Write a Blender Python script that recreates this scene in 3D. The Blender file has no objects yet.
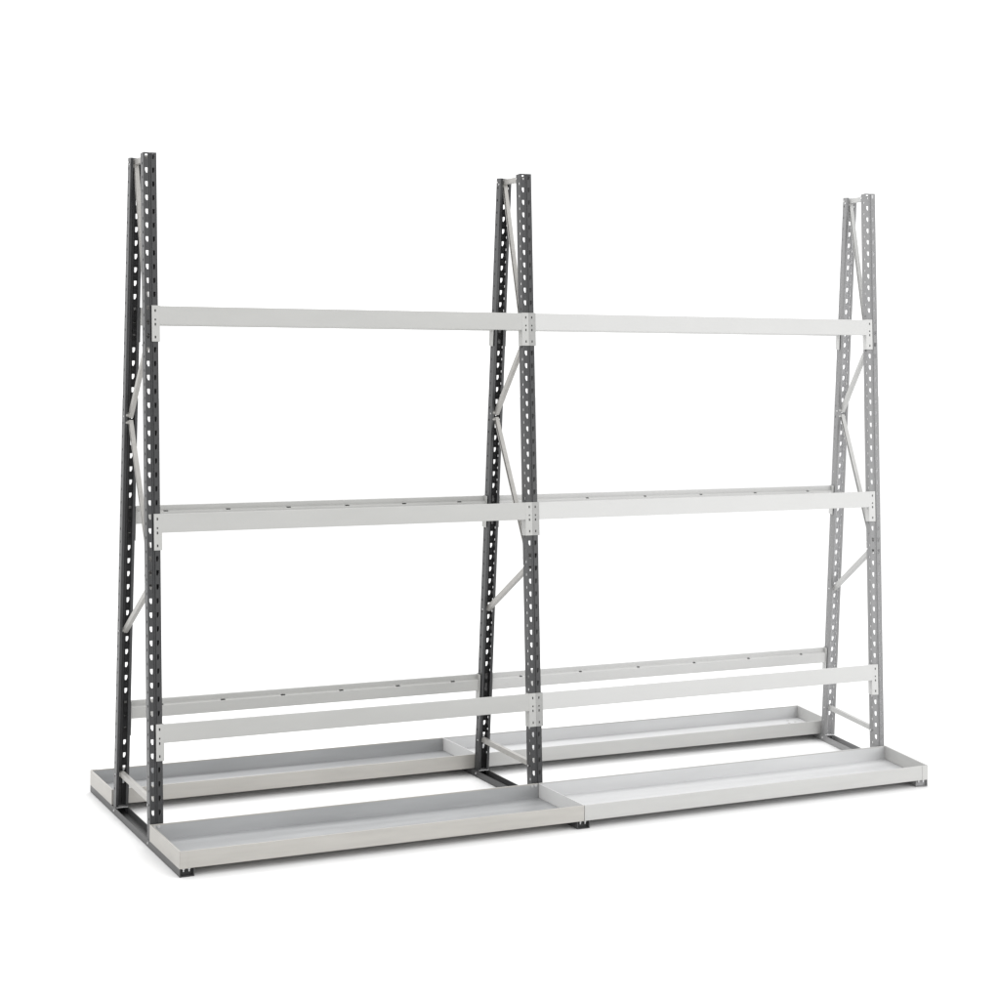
import bpy, bmesh, math, random
from mathutils import Matrix, Vector

random.seed(4)
scene = bpy.context.scene
COL = scene.collection

# ------------------------------------------------------------------ camera
cam_data = bpy.data.cameras.new("camera")
cam = bpy.data.objects.new("camera", cam_data)
COL.objects.link(cam)
R_ = Vector((0.9065, -0.4222, 0.0083)).normalized()
F_ = Vector((0.4223, 0.9064, -0.0136)).normalized()
U_ = R_.cross(F_).normalized()
R_ = F_.cross(U_).normalized()
cam.matrix_world = Matrix(((R_.x, U_.x, -F_.x, -1.7051),
                           (R_.y, U_.y, -F_.y, -6.3734),
                           (R_.z, U_.z, -F_.z, 1.7686),
                           (0, 0, 0, 1)))
cam_data.sensor_width = 36.0
cam_data.lens = 1760.49 * 36 / 1000
cam_data.shift_x = (500 - 450.92) / 1000
cam_data.shift_y = (379.03 - 500) / 1000
cam_data.clip_end = 400
scene.camera = cam

# ------------------------------------------------------------------ light: white studio
world = bpy.data.worlds.new("World")
scene.world = world
world.use_nodes = True
bg = world.node_tree.nodes["Background"]
bg.inputs["Color"].default_value = (1, 1, 1, 1)
bg.inputs["Strength"].default_value = 1.34


def area(name, loc, target, sx, sy, watts, color=(1, 1, 1)):
    ld = bpy.data.lights.new(name, 'AREA')
    ld.shape = 'RECTANGLE'
    ld.size, ld.size_y = sx, sy
    ld.energy = watts
    ld.color = color
    o = bpy.data.objects.new(name, ld)
    COL.objects.link(o)
    d = Vector(target) - Vector(loc)
    o.matrix_world = Matrix.Translation(Vector(loc)) @ d.to_track_quat('-Z', 'Y').to_matrix().to_4x4()
    return o


area("softbox_overhead", (1.7, 3.4, 6.2), (1.5, 0.0, 0.0), 5.0, 3.0, 200)
area("softbox_side", (-5.5, -0.6, 3.4), (0.6, 0.0, 1.0), 2.5, 3.0, 45)
area("added_fill_front", (4.6, -7.0, 5.8), (1.6, 0.0, 2.3), 4.5, 1.4, 110)  # added lamp, its reflection brightens the tops of the uprights
area("added_fill_low", (4.2, -3.6, 1.1), (2.8, -0.5, 0.0), 2.4, 0.8, 26)  # added fill, lightens the floor shadow along the pale trays

vs = scene.view_settings
vs.view_transform = 'Standard'
vs.look = 'None'
vs.exposure = 0
vs.gamma = 1
vs.use_curve_mapping = False

# ------------------------------------------------------------------ materials


def material(name, color, rough=0.5, metal=0.0, var=0.06, scale=(60, 60, 60), bump=0.0, bscale=400, spec=0.5):
    m = bpy.data.materials.new(name)
    m.use_nodes = True
    nt = m.node_tree
    N, L = nt.nodes, nt.links
    b = N["Principled BSDF"]
    b.inputs["Roughness"].default_value = rough
    b.inputs["Metallic"].default_value = metal
    b.inputs["Specular IOR Level"].default_value = spec
    tc = N.new("ShaderNodeTexCoord")
    mp = N.new("ShaderNodeMapping")
    mp.inputs["Scale"].default_value = scale
    L.new(tc.outputs["Object"], mp.inputs["Vector"])
    nz = N.new("ShaderNodeTexNoise")
    nz.inputs["Scale"].default_value = 1.0
    nz.inputs["Detail"].default_value = 4
    L.new(mp.outputs["Vector"], nz.inputs["Vector"])
    rp = N.new("ShaderNodeValToRGB")
    rp.color_ramp.elements[0].position = 0.3
    rp.color_ramp.elements[1].position = 0.7
    rp.color_ramp.elements[0].color = [c * (1 - var) for c in color] + [1]
    rp.color_ramp.elements[1].color = [min(1, c * (1 + var)) for c in color] + [1]
    L.new(nz.outputs["Fac"], rp.inputs["Fac"])
    L.new(rp.outputs["Color"], b.inputs["Base Color"])
    rr = N.new("ShaderNodeMapRange")
    rr.inputs["To Min"].default_value = max(0.05, rough - 0.08)
    rr.inputs["To Max"].default_value = rough + 0.08
    L.new(nz.outputs["Fac"], rr.inputs["Value"])
    L.new(rr.outputs["Result"], b.inputs["Roughness"])
    if bump:
        nb = N.new("ShaderNodeTexNoise")
        nb.inputs["Scale"].default_value = bscale
        L.new(tc.outputs["Object"], nb.inputs["Vector"])
        bp = N.new("ShaderNodeBump")
        bp.inputs["Strength"].default_value = bump
        bp.inputs["Distance"].default_value = 0.001
        L.new(nb.outputs["Fac"], bp.inputs["Height"])
        L.new(bp.outputs["Normal"], b.inputs["Normal"])
    return m


M_FLOOR = material("white_studio_floor", (0.79, 0.79, 0.79), 0.8, var=0.01, scale=(3, 3, 3), spec=0.1)
DARK = dict(
    post_inside=material("charcoal_enamel_inside", (0.036, 0.036, 0.0376), 0.5, var=0.12, scale=(90, 90, 90)),
    post=material("charcoal_enamel", (0.028, 0.0285, 0.0298), 0.34, var=0.12, scale=(90, 90, 90), bump=0.3, spec=0.5),
    rail=material("charcoal_enamel_rail", (0.0592, 0.0592, 0.0599), 0.42, var=0.12, scale=(90, 90, 90), bump=0.35),
    brace=material("galvanised_brace", (0.3784, 0.3698, 0.3526), 0.42, 0.25, var=0.08, scale=(25, 25, 25)),
    beam=material("light_grey_paint", (0.389, 0.389, 0.3774), 0.45, var=0.035, scale=(3, 9, 9), bump=0.06),
    rim=material("warm_grey_paint", (0.388, 0.376, 0.352), 0.42, var=0.07, scale=(3, 8, 30), bump=0.06),
    liner=material("galvanised_sheet", (0.3586, 0.364, 0.3695), 0.45, 0.35, var=0.13, scale=(1.6, 14, 14)),
    bolt=material("zinc_bolt", (0.54, 0.54, 0.54), 0.35, 0.4),
    cap=material("black_end_plug", (0.012, 0.012, 0.012), 0.5, var=0.2),
    hook=material("dark_hook", (0.02, 0.02, 0.02), 0.5, var=0.1),
)
PALE = dict(
    post_inside=material("pale_grey_inside_shade_lift", (0.66, 0.66, 0.6668), 0.5, var=0.08, scale=(120, 120, 120)),  # inner faces coloured lighter than the outside to offset shade within the profile
    post=material("pale_grey_enamel", (0.2106, 0.2106, 0.2123), 0.5, var=0.08, scale=(120, 120, 120), bump=0.25),
    rail=material("pale_grey_enamel_rail", (0.2535, 0.2535, 0.2556), 0.5, var=0.08, scale=(120, 120, 120), bump=0.25),
    brace=material("off_white_brace", (0.442, 0.442, 0.4335), 0.5, var=0.04, scale=(25, 25, 25)),
    beam=material("off_white_paint", (0.4809, 0.4809, 0.4734), 0.5, var=0.015, scale=(5, 5, 5), bump=0.05),
    rim=material("off_white_rim_paint", (0.4278, 0.4267, 0.4165), 0.5, var=0.03, scale=(3, 8, 30), bump=0.05),
    liner=material("pale_galvanised_sheet", (0.5417, 0.5447, 0.5485), 0.5, 0.25, var=0.06, scale=(1.6, 14, 14)),
    bolt=material("white_bolt", (0.697, 0.697, 0.697), 0.4),
    cap=material("grey_end_plug", (0.30, 0.30, 0.305), 0.5, var=0.1),
    hook=material("grey_hook", (0.25, 0.25, 0.25), 0.5, var=0.1),
    divider=material("end_plate_shade_lift", (0.60, 0.60, 0.595), 0.5, var=0.02, scale=(8, 8, 8)),  # rim tone brightened in the colour to make up for inner corner shade
    shared=material("mid_grey_paint", (0.288, 0.288, 0.2808), 0.45, var=0.05, scale=(40, 40, 40)),
)

# ------------------------------------------------------------------ helpers
WM = {}


def obj(name, bm, mat, parent=None, world=Matrix.Identity(4), solid=None, bevel=None, smooth=False):
    """link one mesh object placed by its world matrix, parented to its thing or part"""
    if isinstance(bm, bmesh.types.BMesh):
        me = bpy.data.meshes.new(name)
        bm.to_mesh(me)
        bm.free()
        me.materials.append(mat)
    else:
        me = bm
    o = bpy.data.objects.new(name, me)
    COL.objects.link(o)
    WM[o] = world.copy()
    o.matrix_basis = world
    if parent:
        o.parent = parent
        o.matrix_parent_inverse = WM[parent].inverted()
    if solid:
        s = o.modifiers.new("thickness", 'SOLIDIFY')
        s.thickness = abs(solid)
        s.offset = -1 if solid < 0 else 1
        s.use_even_offset = True
    if bevel:
        b = o.modifiers.new("edge", 'BEVEL')
        b.width = bevel
        b.segments = 2
        b.limit_method = 'ANGLE'
        b.angle_limit = math.radians(40)
    return o


def thing(name, label, cat, loc, group=None):
    o = bpy.data.objects.new(name, None)
    o.empty_display_size = 0.1
    COL.objects.link(o)
    WM[o] = Matrix.Translation(Vector(loc))
    o.matrix_basis = WM[o]
    o["label"] = label
    o["category"] = cat
    if group:
        o["group"] = group
    return o


def box(bm, x0, x1, y0, y1, z0, z1):
    v = [bm.verts.new((x, y, z)) for x in (x0, x1) for y in (y0, y1) for z in (z0, z1)]
    for f in ((0, 1, 3, 2), (4, 6, 7, 5), (0, 4, 5, 1), (2, 3, 7, 6), (0, 2, 6, 4), (1, 5, 7, 3)):
        bm.faces.new([v[i] for i in f])
    return v


def cyl(bm, p, axis, r, h, n=12):
    """short cylinder from p along the unit axis"""
    ax = Vector(axis).normalized()
    a = ax.orthogonal().normalized()
    b = ax.cross(a)
    p = Vector(p)
    rings = []
    for t in (0, h):
        rings.append([bm.verts.new(p + ax * t + (a * math.cos(2 * math.pi * i / n) + b * math.sin(2 * math.pi * i / n)) * r) for i in range(n)])
    for i in range(n):
        j = (i + 1) % n
        bm.faces.new((rings[0][i], rings[0][j], rings[1][j], rings[1][i]))
    bm.faces.new(rings[1])
    bm.faces.new(rings[0][::-1])


def extrude_section(bm, pts, x0, x1, axis='x', closed=True, caps=True):
    """section points (a,b) swept along one axis"""
    def P(t, a, b):
        return (t, a, b) if axis == 'x' else (a, t, b) if axis == 'y' else (a, b, t)
    A = [bm.verts.new(P(x0, *p)) for p in pts]
    B = [bm.verts.new(P(x1, *p)) for p in pts]
    n = len(pts)
    for i in range(n if closed else n - 1):
        j = (i + 1) % n
        bm.faces.new((A[i], A[j], B[j], B[i]))
    if closed and caps:
        bm.faces.new(A[::-1])
        bm.faces.new(B)
    bmesh.ops.recalc_face_normals(bm, faces=bm.faces)


# ------------------------------------------------------------------ measures of the rack
L1 = 1.5355                 # spacing of the two dark frames
W = 0.049                   # upright width
DP = 0.038                  # upright depth
PITCH = 0.0502
H = 2.5
AF, AT = 0.2624, 0.1105     # front upright: outer face at the floor / at the top
RF, RT = 0.2695, 0.1015     # rear upright
BW, BH_ = 0.052, 0.0275     # base rail
BL = 0.637
TRAY_TOP = 0.087
BEAM_H = 0.067
BEAM_Z = (0.4365, 1.1868, 1.9379)


def yf(z):
    return -(AF + (AT - AF) * z / H)


def yr(z):
    return RF + (RT - RF) * z / H


TH_F = math.atan((AF - AT) / H)
TH_R = math.atan((RF - RT) / H)
FRAMES = [Matrix.Identity(4),
          Matrix.Translation((L1, 0, 0)) @ Matrix.Rotation(-0.0075, 4, 'Z'),
          Matrix.Translation((3.2662, 0.0013, 0)) @ Matrix.Rotation(-0.2025, 4, 'Z')]


# ------------------------------------------------------------------ upright: perforated open profile
LIP = 0.0105


def post_mesh():
    w = W / 2
    # (u tag, x, y) around the profile, lip end to lip end
    hw, cx = 0.0049, 0.0132
    prof = [(-w + LIP, DP), (-w, DP), (-w, 0.0175), (-w, 0.0135), (-w, 0.0095), (-w, 0.0),
            (-cx - hw, 0), (-cx, 0), (-cx + hw, 0), (-0.0055, 0), (-0.0025, 0.0036),
            (0.0025, 0.0036), (0.0055, 0), (cx - hw, 0), (cx, 0), (cx + hw, 0),
            (w, 0.0), (w, 0.0095), (w, 0.0135), (w, 0.0175), (w, DP), (w - LIP, DP)]
    z0 = 0.004
    ztop = H
    zs, tags = [z0], ['start']
    rows = []
    k = 0
    while True:
        zc = ztop - 0.0150 - k * PITCH
        if zc - 0.012 < 0.105:
            break
        rows.append([(zc - 0.0290, 's'), (zc - 0.0195, 'e'), (zc - 0.0095, 'h'), (zc - 0.001, 'h'), (zc + 0.0095, 'e')])
        k += 1
    lines = [(z0, 'e')]
    for r in reversed(rows):
        lines += r
    lines.append((ztop, 'e'))
    bm = bmesh.new()
    G = [[bm.verts.new((x, y, z)) for (x, y) in prof] for z, t in lines]
    holes = ((6, 7, 8), (13, 14, 15))
    slots = ((2, 3, 4), (17, 18, 19))
    for i in range(len(lines) - 1):
        t = lines[i][1]
        for j in range(len(prof) - 1):
            if t == 'h' and any(h[0] <= j < h[2] for h in holes):
                continue
            if t == 's' and any(s[0] <= j < s[2] for s in slots):
                continue
            bm.faces.new((G[i][j], G[i][j + 1], G[i + 1][j + 1], G[i + 1][j]))
    # key-hole shape: the lower edge of every hole is drawn in
    for i in range(len(lines)):
        if lines[i][1] == 'h' and lines[i - 1][1] == 'e' and lines[i + 1][1] == 'h':
            for h in holes:
                # drawn in mostly on the side away from the middle of the post
                left = prof[h[1]][0] < 0
                G[i][h[0]].co.x += 0.0040 if left else 0.0006
                G[i][h[2]].co.x -= 0.0006 if left else 0.0040
    bmesh.ops.recalc_face_normals(bm, faces=bm.faces)
    # make normals point outwards
    bm.faces.ensure_lookup_table()
    f = min(bm.faces, key=lambda q: q.calc_center_median().y)
    if f.normal.y > 0:
        bmesh.ops.reverse_faces(bm, faces=bm.faces[:])
    me = bpy.data.meshes.new("post")
    bm.to_mesh(me)
    bm.free()
    return me


POST_ME = {}


def add_post(parent, frame, rear, S, key, z_off=0.0):
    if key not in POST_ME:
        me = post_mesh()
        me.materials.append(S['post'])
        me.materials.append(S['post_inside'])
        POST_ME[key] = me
    if rear:
        m = frame @ Matrix.Translation((0, RF, 0)) @ Matrix.Rotation(math.pi, 4, 'Z') @ Matrix.Rotation(-TH_R, 4, 'X')
    else:
        m = frame @ Matrix.Translation((0, -AF, 0)) @ Matrix.Rotation(-TH_F, 4, 'X')
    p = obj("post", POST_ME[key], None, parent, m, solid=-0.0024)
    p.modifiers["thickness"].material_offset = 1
    bm = bmesh.new()
    y = yr(0.03) if rear else yf(0.03)
    ya, yb = (y - DP - 0.004, y + 0.002) if rear else (y - 0.002, y + DP + 0.004)
    box(bm, -0.0222, 0.0222, ya, yb, 0.0292, 0.0318)
    obj("foot_plate", bm, S['bolt'], p, frame, bevel=0.0005)
    # bolt head through the side of the rail
    bm = bmesh.new()
    cyl(bm, (-BW / 2 - 0.0001, (ya + yb) / 2, 0.016), (-1, 0, 0), 0.0045, 0.0028)
    obj("bolt", bm, S['bolt'], p, frame)
    return p


def add_rail(parent, frame, S):
    bm = bmesh.new()
    t = 0.0025
    w, h = BW / 2, BH_
    # tall side walls outside, open on top
    extrude_section(bm, [(-w, h), (-w, 0.0), (w, 0.0), (w, h), (w - t, h), (w - t, t), (-w + t, t), (-w + t, h)],
                    -BL, BL, axis='y')
    r = obj("base_rail", bm, S['rail'], parent, frame, bevel=0.0008)
    for s in (-1, 1):
        bm = bmesh.new()
        y = s * (BL - 0.012)
        box(bm, -w + t + 0.0003, w - t - 0.0003, min(y, y - s * 0.006), max(y, y - s * 0.006), t + 0.0003, h - 0.001)
        obj("end_plug", bm, S['cap'], r, frame)
        for x in (-0.011, 0.009):
            bm = bmesh.new()
            cyl(bm, (x, s * (BL - 0.006), h - 0.0005), (0, 0, -1), 0.0045, 0.0028)
            cyl(bm, (x, s * (BL - 0.006), h - 0.0030), (0, 0, -1), 0.0022, 0.0080)
            obj("screw", bm, S['bolt'], r, frame)
    return r


def add_brace(parent, frame, p, q, S, flip=1, wid=0.022, tabs=(1, 1)):
    """channel section bar in the plane of the frame, from p=(y,z) to q=(y,z)"""
    a, b = Vector((0, p[0], p[1])), Vector((0, q[0], q[1]))
    d = (b - a)
    ln = d.length
    d.normalize()
    x = Vector((1, 0, 0)) * flip
    n = x.cross(d)                      # across the bar, within the frame plane
    m = Matrix(((x.x, n.x, d.x, a.x), (x.y, n.y, d.y, a.y), (x.z, n.z, d.z, a.z), (0, 0, 0, 1)))
    bm = bmesh.new()
    hw, dp, t = wid / 2, 0.016, 0.0018
    pts = [(-dp / 2, -hw), (dp / 2, -hw), (dp / 2, -hw + 0.005), (dp / 2 - t, -hw + 0.005), (dp / 2 - t, -hw + t), (-dp / 2 + t, -hw + t),
           (-dp / 2 + t, hw - t), (dp / 2 - t, hw - t), (dp / 2 - t, hw - 0.005), (dp / 2, hw - 0.005), (dp / 2, hw), (-dp / 2, hw)]
    extrude_section(bm, pts, 0, ln, axis='z')
    # the pressed-flat ends that reach the bolts in the side of the uprights
    for z in (0.0005, ln - 0.0125):
        xs = (-0.0205, dp / 2 - 0.003) if flip > 0 else (-dp / 2 + 0.003, 0.0205)
        box(bm, xs[0], xs[1], -hw + 0.0035, hw - 0.0035, z, z + 0.012)
    o = obj("brace", bm, S['brace'], parent, frame @ m, bevel=0.0012)
    return o


BRACES = (((yr(2.475) - 0.012, 2.477), (yf(2.475) + 0.032, 2.477), 1),
          ((yr(2.45) - 0.026, 2.468), (yf(1.80) + 0.036, 1.795), -1),
          ((yf(1.83) + 0.030, 1.835), (yr(1.52) - 0.030, 1.529), 1),
          ((yr(1.50) - 0.031, 1.511), (yf(0.96) + 0.036, 0.965), -1),
          ((yf(0.94) + 0.030, 0.935), (yr(0.71) - 0.024, 0.712), 1),
          ((yr(0.16) - 0.024, 0.158), (yf(0.15) + 0.026, 0.150), 1))


def add_frame(parent, frame, S, key):
    add_rail(parent, frame, S)
    add_post(parent, frame, False, S, key)
    add_post(parent, frame, True, S, key)
    for p, q, fl in BRACES:
        z_top = p[1]
        b = add_brace(parent, frame, p, q, S, fl, 0.021 if fl > 0 else 0.0175)
        # the pin that holds each bar end
        for (y, z) in ((p, q) if abs(z_top - 1.511) > 0.001 else (q,)):
            bm = bmesh.new()
            cyl(bm, (-W / 2 - 0.0022, y, z), (1, 0, 0), 0.0036, 0.0021, 10)
            obj("bolt", bm, S['bolt'], b, frame)


# ------------------------------------------------------------------ stepped beams
def sheet(bm, us, vs_, P, holes):
    """grid of quads over us x vs_, leaving out the cells whose centre lies in a hole (u0,u1,v0,v1)"""
    G = [[bm.verts.new(P(u, v)) for u in us] for v in vs_]
    for i in range(len(vs_) - 1):
        for j in range(len(us) - 1):
            cu, cv = (us[j] + us[j + 1]) / 2, (vs_[i] + vs_[i + 1]) / 2
            if any(a < cu < b and c < cv < d for a, b, c, d in holes):
                continue
            bm.faces.new((G[i][j], G[i][j + 1], G[i + 1][j + 1], G[i + 1][j]))


def beam_mesh(ln, slots, sw=0.009):
    """outer face at y=0, top at z=0, step on the inner (+y) side"""
    bm = bmesh.new()
    h, t, dr, dp = BEAM_H, 0.012, 0.0175, 0.027
    sl = 0.006                           # the ledge falls a little towards the inside
    sec = [(t, -dr), (t, 0), (0, 0), (0, -h), (dp, -h), (dp, -dr - sl)]
    A = [bm.verts.new((0, *p)) for p in sec]
    B = [bm.verts.new((ln, *p)) for p in sec]
    for i in range(5):
        bm.faces.new((A[i], A[i + 1], B[i + 1], B[i]))
    # the ledge, with its slots
    us = sorted({0.0, ln} | {s - sw for s in slots} | {s + sw for s in slots})
    vv = [t, 0.0165, 0.0245, dp]
    sheet(bm, us, vv, lambda u, v: (u, v, -dr - sl * (v - t) / (dp - t)), [(s - sw, s + sw, 0.0165, 0.0245) for s in slots])
    bmesh.ops.remove_doubles(bm, verts=bm.verts[:], dist=1e-5)
    bmesh.ops.recalc_face_normals(bm, faces=bm.faces[:])
    return bm


def connector_mesh(side, S):
    """angle plate hooked on the upright; side=+1: the beam lies to its right. x=0 is the edge of the upright."""
    bm = bmesh.new()
    h = 0.131
    xa, xb = (-0.0242, 0.0034) if side > 0 else (-0.0034, 0.0242)
    xc = -0.0112 * side
    us = sorted({xa, xc - 0.0026, xc + 0.0026, xb})
    hz = [(0.0140, 0.0235), (0.0480, 0.0545), (0.0640, 0.0735), (0.1100, 0.1195)]
    vv = sorted({0.0, h} | {z for p in hz for z in p})
    sheet(bm, us, [-v for v in vv], lambda u, v: (u, -0.0012, v), [(xc - 0.0026, xc + 0.0026, -b, -a) for a, b in hz])
    # return leg along the side of the upright
    xe = 0.0034 * side
    G = [[bm.verts.new((xe, y, -z)) for y in (-0.0012, 0.032)] for z in vv]
    for i in range(len(vv) - 1):
        bm.faces.new((G[i][0], G[i][1], G[i + 1][1], G[i + 1][0]))
    bmesh.ops.remove_doubles(bm, verts=bm.verts[:], dist=1e-5)
    bmesh.ops.recalc_face_normals(bm, faces=bm.faces[:])
    f = min(bm.faces, key=lambda q: q.calc_center_median().y)
    if f.normal.y > 0:
        bmesh.ops.reverse_faces(bm, faces=bm.faces[:])
    return bm


def add_beam(parent, fa, fb, z, rear, S, nslots):
    """beam from the right side of frame fa to the left side of frame fb"""
    y = yr(z) if rear else yf(z)
    th = TH_R if rear else TH_F
    a = fa @ Vector((W / 2, y, z))
    b = fb @ Vector((-W / 2, y, z))
    if rear:
        a, b = b, a
    d = (b - a)
    ln = d.length
    ang = math.atan2(d.y, d.x)
    base = Matrix.Translation(a) @ Matrix.Rotation(ang, 4, 'Z') @ Matrix.Rotation(-th, 4, 'X')
    gap = 0.0036
    n = nslots
    pitch = ln / n
    slots = [pitch * (i + 0.5) - gap for i in range(n)]
    m = base @ Matrix.Translation((gap, -0.0030, 0))
    o = obj("beam", beam_mesh(ln - 2 * gap, slots, 0.0065 if S is PALE else 0.009), S['beam'], parent, m, bevel=0.0014)
    for side, fr in ((1, fa), (-1, fb)):
        if rear:
            p = fr @ Vector((W / 2 * side, y, z))
            # the rear beam is turned round: its local right is the world's left
            rot = Matrix.Rotation(math.atan2(fr[1][0], fr[0][0]) + math.pi, 4, 'Z')
            s = -side
        else:
            p = fr @ Vector((W / 2 * side, y, z))
            rot = Matrix.Rotation(math.atan2(fr[1][0], fr[0][0]), 4, 'Z')
            s = side
        cmat = 'shared' if (side == 1 and S is PALE) else 'beam'
        cm = Matrix.Translation(p) @ rot @ Matrix.Rotation(-th, 4, 'X') @ Matrix.Translation((0, 0, 0.0015))
        obj("connector", connector_mesh(s, S), S[cmat], o, cm, solid=0.0022)
        # the hooks behind the punched slots
        for zh in (0.0188, 0.0512, 0.0688, 0.1148):
            bm = bmesh.new()
            box(bm, -0.0112 * s - 0.0044, -0.0112 * s + 0.0044, 0.0028, 0.0046, -zh - 0.0075, -zh + 0.0075)
            obj("hook", bm, S['hook'], o, cm)
    return o


# ------------------------------------------------------------------ trays
def prism(bm, quad, z0, z1):
    """a plan quad [(x,y)*4] raised from z0 to z1"""
    A = [bm.verts.new((x, y, z0)) for x, y in quad]
    B = [bm.verts.new((x, y, z1)) for x, y in quad]
    for i in range(4):
        j = (i + 1) % 4
        bm.faces.new((A[i], A[j], B[j], B[i]))
    bm.faces.new(A[::-1])
    bm.faces.new(B)


def add_tray(parent, n0, n1, o0, o1, S, end0, end1):
    """long tray; n0-n1 the wall beside the uprights, o0-o1 the outer wall (plan points at both ends)"""
    n0, n1, o0, o1 = map(Vector, (n0, n1, o0, o1))
    t = 0.005
    dn = (o0 - n0).normalized()          # from inner wall to outer wall, at either end
    dn1 = (o1 - n1).normalized()
    dx = (n1 - n0).normalized()
    z0, z1 = BH_ + 0.0004, TRAY_TOP

    def wall(p, q, off0, off1):
        return [p, q, q + off1, p + off0]
    bm = bmesh.new()
    prism(bm, wall(n0, n1, dn * t, dn1 * t), z0, z1)
    prism(bm, wall(o0, o1, -dn * t, -dn1 * t), z0, z1)
    prism(bm, [n0 + dn * (t + .0002), n1 + dn1 * (t + .0002), o1 - dn1 * (t + .0002), o0 - dn * (t + .0002)], z0, z0 + 0.002)
    bmesh.ops.recalc_face_normals(bm, faces=bm.faces[:])
    tr = obj("tray", bm, S['rim'], parent, bevel=0.0012)
    # bright sheet lining the inside
    bm = bmesh.new()
    e = 0.0006
    i0, i1 = n0 + dn * (t + e), n1 + dn1 * (t + e)
    j0, j1 = o0 - dn * (t + e), o1 - dn1 * (t + e)
    zl, zt = z0 + 0.003, z1 - 0.0045
    r = 0.012
    rows = [(i0, i1, zt), (i0 + dn * 0.002, i1 + dn1 * 0.002, zl),
            (j0 - dn * 0.002, j1 - dn1 * 0.002, zl), (j0, j1, zt)]
    G = [(bm.verts.new((*p, z)), bm.verts.new((*q, z))) for p, q, z in rows]
    for i in range(len(G) - 1):
        bm.faces.new((G[i][0], G[i][1], G[i + 1][1], G[i + 1][0]))
    bmesh.ops.recalc_face_normals(bm, faces=bm.faces[:])
    f = max(bm.faces, key=lambda q: q.calc_area())
    if f.normal.z < 0:
        bmesh.ops.reverse_faces(bm, faces=bm.faces[:])
    obj("liner", bm, S['liner'], tr, solid=-0.0005)
    for has, nn, oo, sgn in ((end0, n0, o0, 1), (end1, n1, o1, -1)):
        if not has:
            continue
        bm = bmesh.new()
        dv = (oo - nn).normalized()
        k = dx * sgn
        if S is PALE and sgn > 0:
            # the end that stands against the neighbouring tray: a plain plate between the long walls
            prism(bm, [nn + dv * (t + .0008) - k * .0008, oo - dv * (t + .0008) - k * .0008,
                       oo - dv * (t + .0008) + k * .0014, nn + dv * (t + .0008) + k * .0014], z0 + .0042, z1 - .0012)
            bmesh.ops.recalc_face_normals(bm, faces=bm.faces[:])
            obj("end_wall", bm, S['divider'], tr)
            continue
        a, b = nn - k * 0.0016, oo - k * 0.0016
        prism(bm, [a - dv * .0012, b + dv * .0012, b + dv * .0012 + k * 0.0022, a - dv * .0012 + k * 0.0022], z0 + .0003, z1 + .0006)
        # flange folded round the outer corner
        prism(bm, [oo + k * .0008 + dv * .0002, oo + k * .026 + dv * .0002, oo + k * .026 + dv * .0014, oo + k * .0008 + dv * .0014], z0 + .0003, z1 + .0006)
        # inner skin of the end
        prism(bm, [nn + dv * (t + .001) + k * .0008, oo - dv * (t + .001) + k * .0008, oo - dv * (t + .001) + k * .0045, nn + dv * (t + .001) + k * .0045], z0 + .0045, z1 - .0004)
        bmesh.ops.recalc_face_normals(bm, faces=bm.faces[:])
        obj("end_wall", bm, S['rim'], tr)
    return tr


def add_tray_bolts(tr, pts, S, s):
    for (x, y, z) in pts:
        bm = bmesh.new()
        cyl(bm, (x, y, z), (0, s, 0), 0.0055, 0.0035)
        obj("bolt", bm, S['bolt'], tr)


# ------------------------------------------------------------------ the setting
bm = bmesh.new()
g = 60.0
bm.faces.new([bm.verts.new(p) for p in ((-g, -g, 0), (g, -g, 0), (g, g, 0), (-g, g, 0))])
floor = obj("floor", bm, M_FLOOR, None, Matrix.Translation((0, 0, -0.0008)))
floor["kind"] = "structure"
floor["label"] = "seamless white studio floor under the rack"

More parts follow.
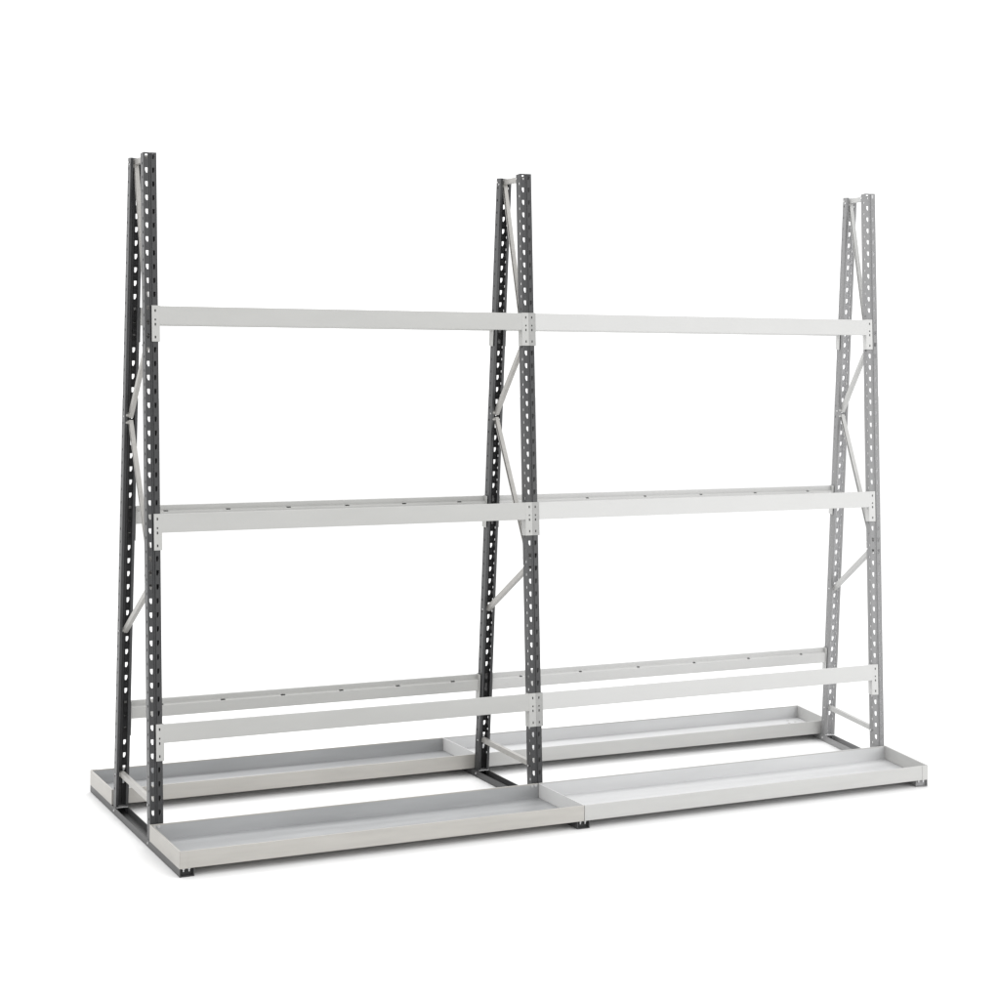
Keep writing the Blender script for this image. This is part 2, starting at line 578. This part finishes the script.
# ------------------------------------------------------------------ the dark rack bay
rack = thing("storage_rack", "steel rack bay with two charcoal A-shaped uprights, light grey beams and two floor trays",
             "storage rack", (L1 / 2, 0, 0), "bays of the vertical storage rack")
add_frame(rack, FRAMES[0], DARK, 'dark')
add_frame(rack, FRAMES[1], DARK, 'dark')
for z in BEAM_Z:
    add_beam(rack, FRAMES[0], FRAMES[1], z, False, DARK, 6)
    add_beam(rack, FRAMES[0], FRAMES[1], z, True, DARK, 6)
XL = -BW / 2 + 0.0012
YN = 0.2615
tf = add_tray(rack, (XL, -YN), (L1 - 0.0014, -YN), (XL, -BL + 0.0014), (L1 - 0.0014, -BL + 0.0014), DARK, True, False)
tb = add_tray(rack, (XL, 0.288), (L1 - 0.0014, 0.288), (XL, BL - 0.0014), (L1 - 0.0014, BL - 0.0014), DARK, True, False)
add_tray_bolts(tf, [(x, -YN - 0.0051, 0.079) for x in (-0.012, 0.005)], DARK, -1)

# ------------------------------------------------------------------ the pale add-on bay
ext = thing("rack_extension", "pale washed-out grey add-on rack bay with one A-shaped upright joined to the dark rack",
            "storage rack", (2.4, 0, 0), "bays of the vertical storage rack")
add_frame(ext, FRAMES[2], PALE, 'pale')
for z in BEAM_Z:
    add_beam(ext, FRAMES[1], FRAMES[2], z, False, PALE, 6)
    add_beam(ext, FRAMES[1], FRAMES[2], z, True, PALE, 6)
F2 = FRAMES[2]


def p2(x, y):
    v = F2 @ Vector((x, y, 0))
    return (v.x, v.y)


XR = BW / 2 - 0.0012
tf2 = add_tray(ext, (L1 + 0.0006, -YN), p2(XR, -YN), (L1 + 0.0006, -BL + 0.0014), p2(XR, -BL + 0.0014), PALE, True, True)
tb2 = add_tray(ext, (L1 + 0.0006, 0.288), p2(XR, 0.288), (L1 + 0.0006, BL - 0.0014), p2(XR, BL - 0.0014), PALE, True, True)
for x, y in ((-0.035, 0.53), (-0.06, 0.56), (-0.075, 0.51)):
    q = p2(x, y)
    bm = bmesh.new()
    cyl(bm, (q[0], q[1], BH_ + 0.0032), (0, 0, 1), 0.006, 0.0016)
    obj("rivet", bm, PALE['rim'], tb2)
for x in (L1 - 0.014, L1 - 0.030):
    add_tray_bolts(tf, [(x, -YN - 0.0051, 0.079)], DARK, -1)
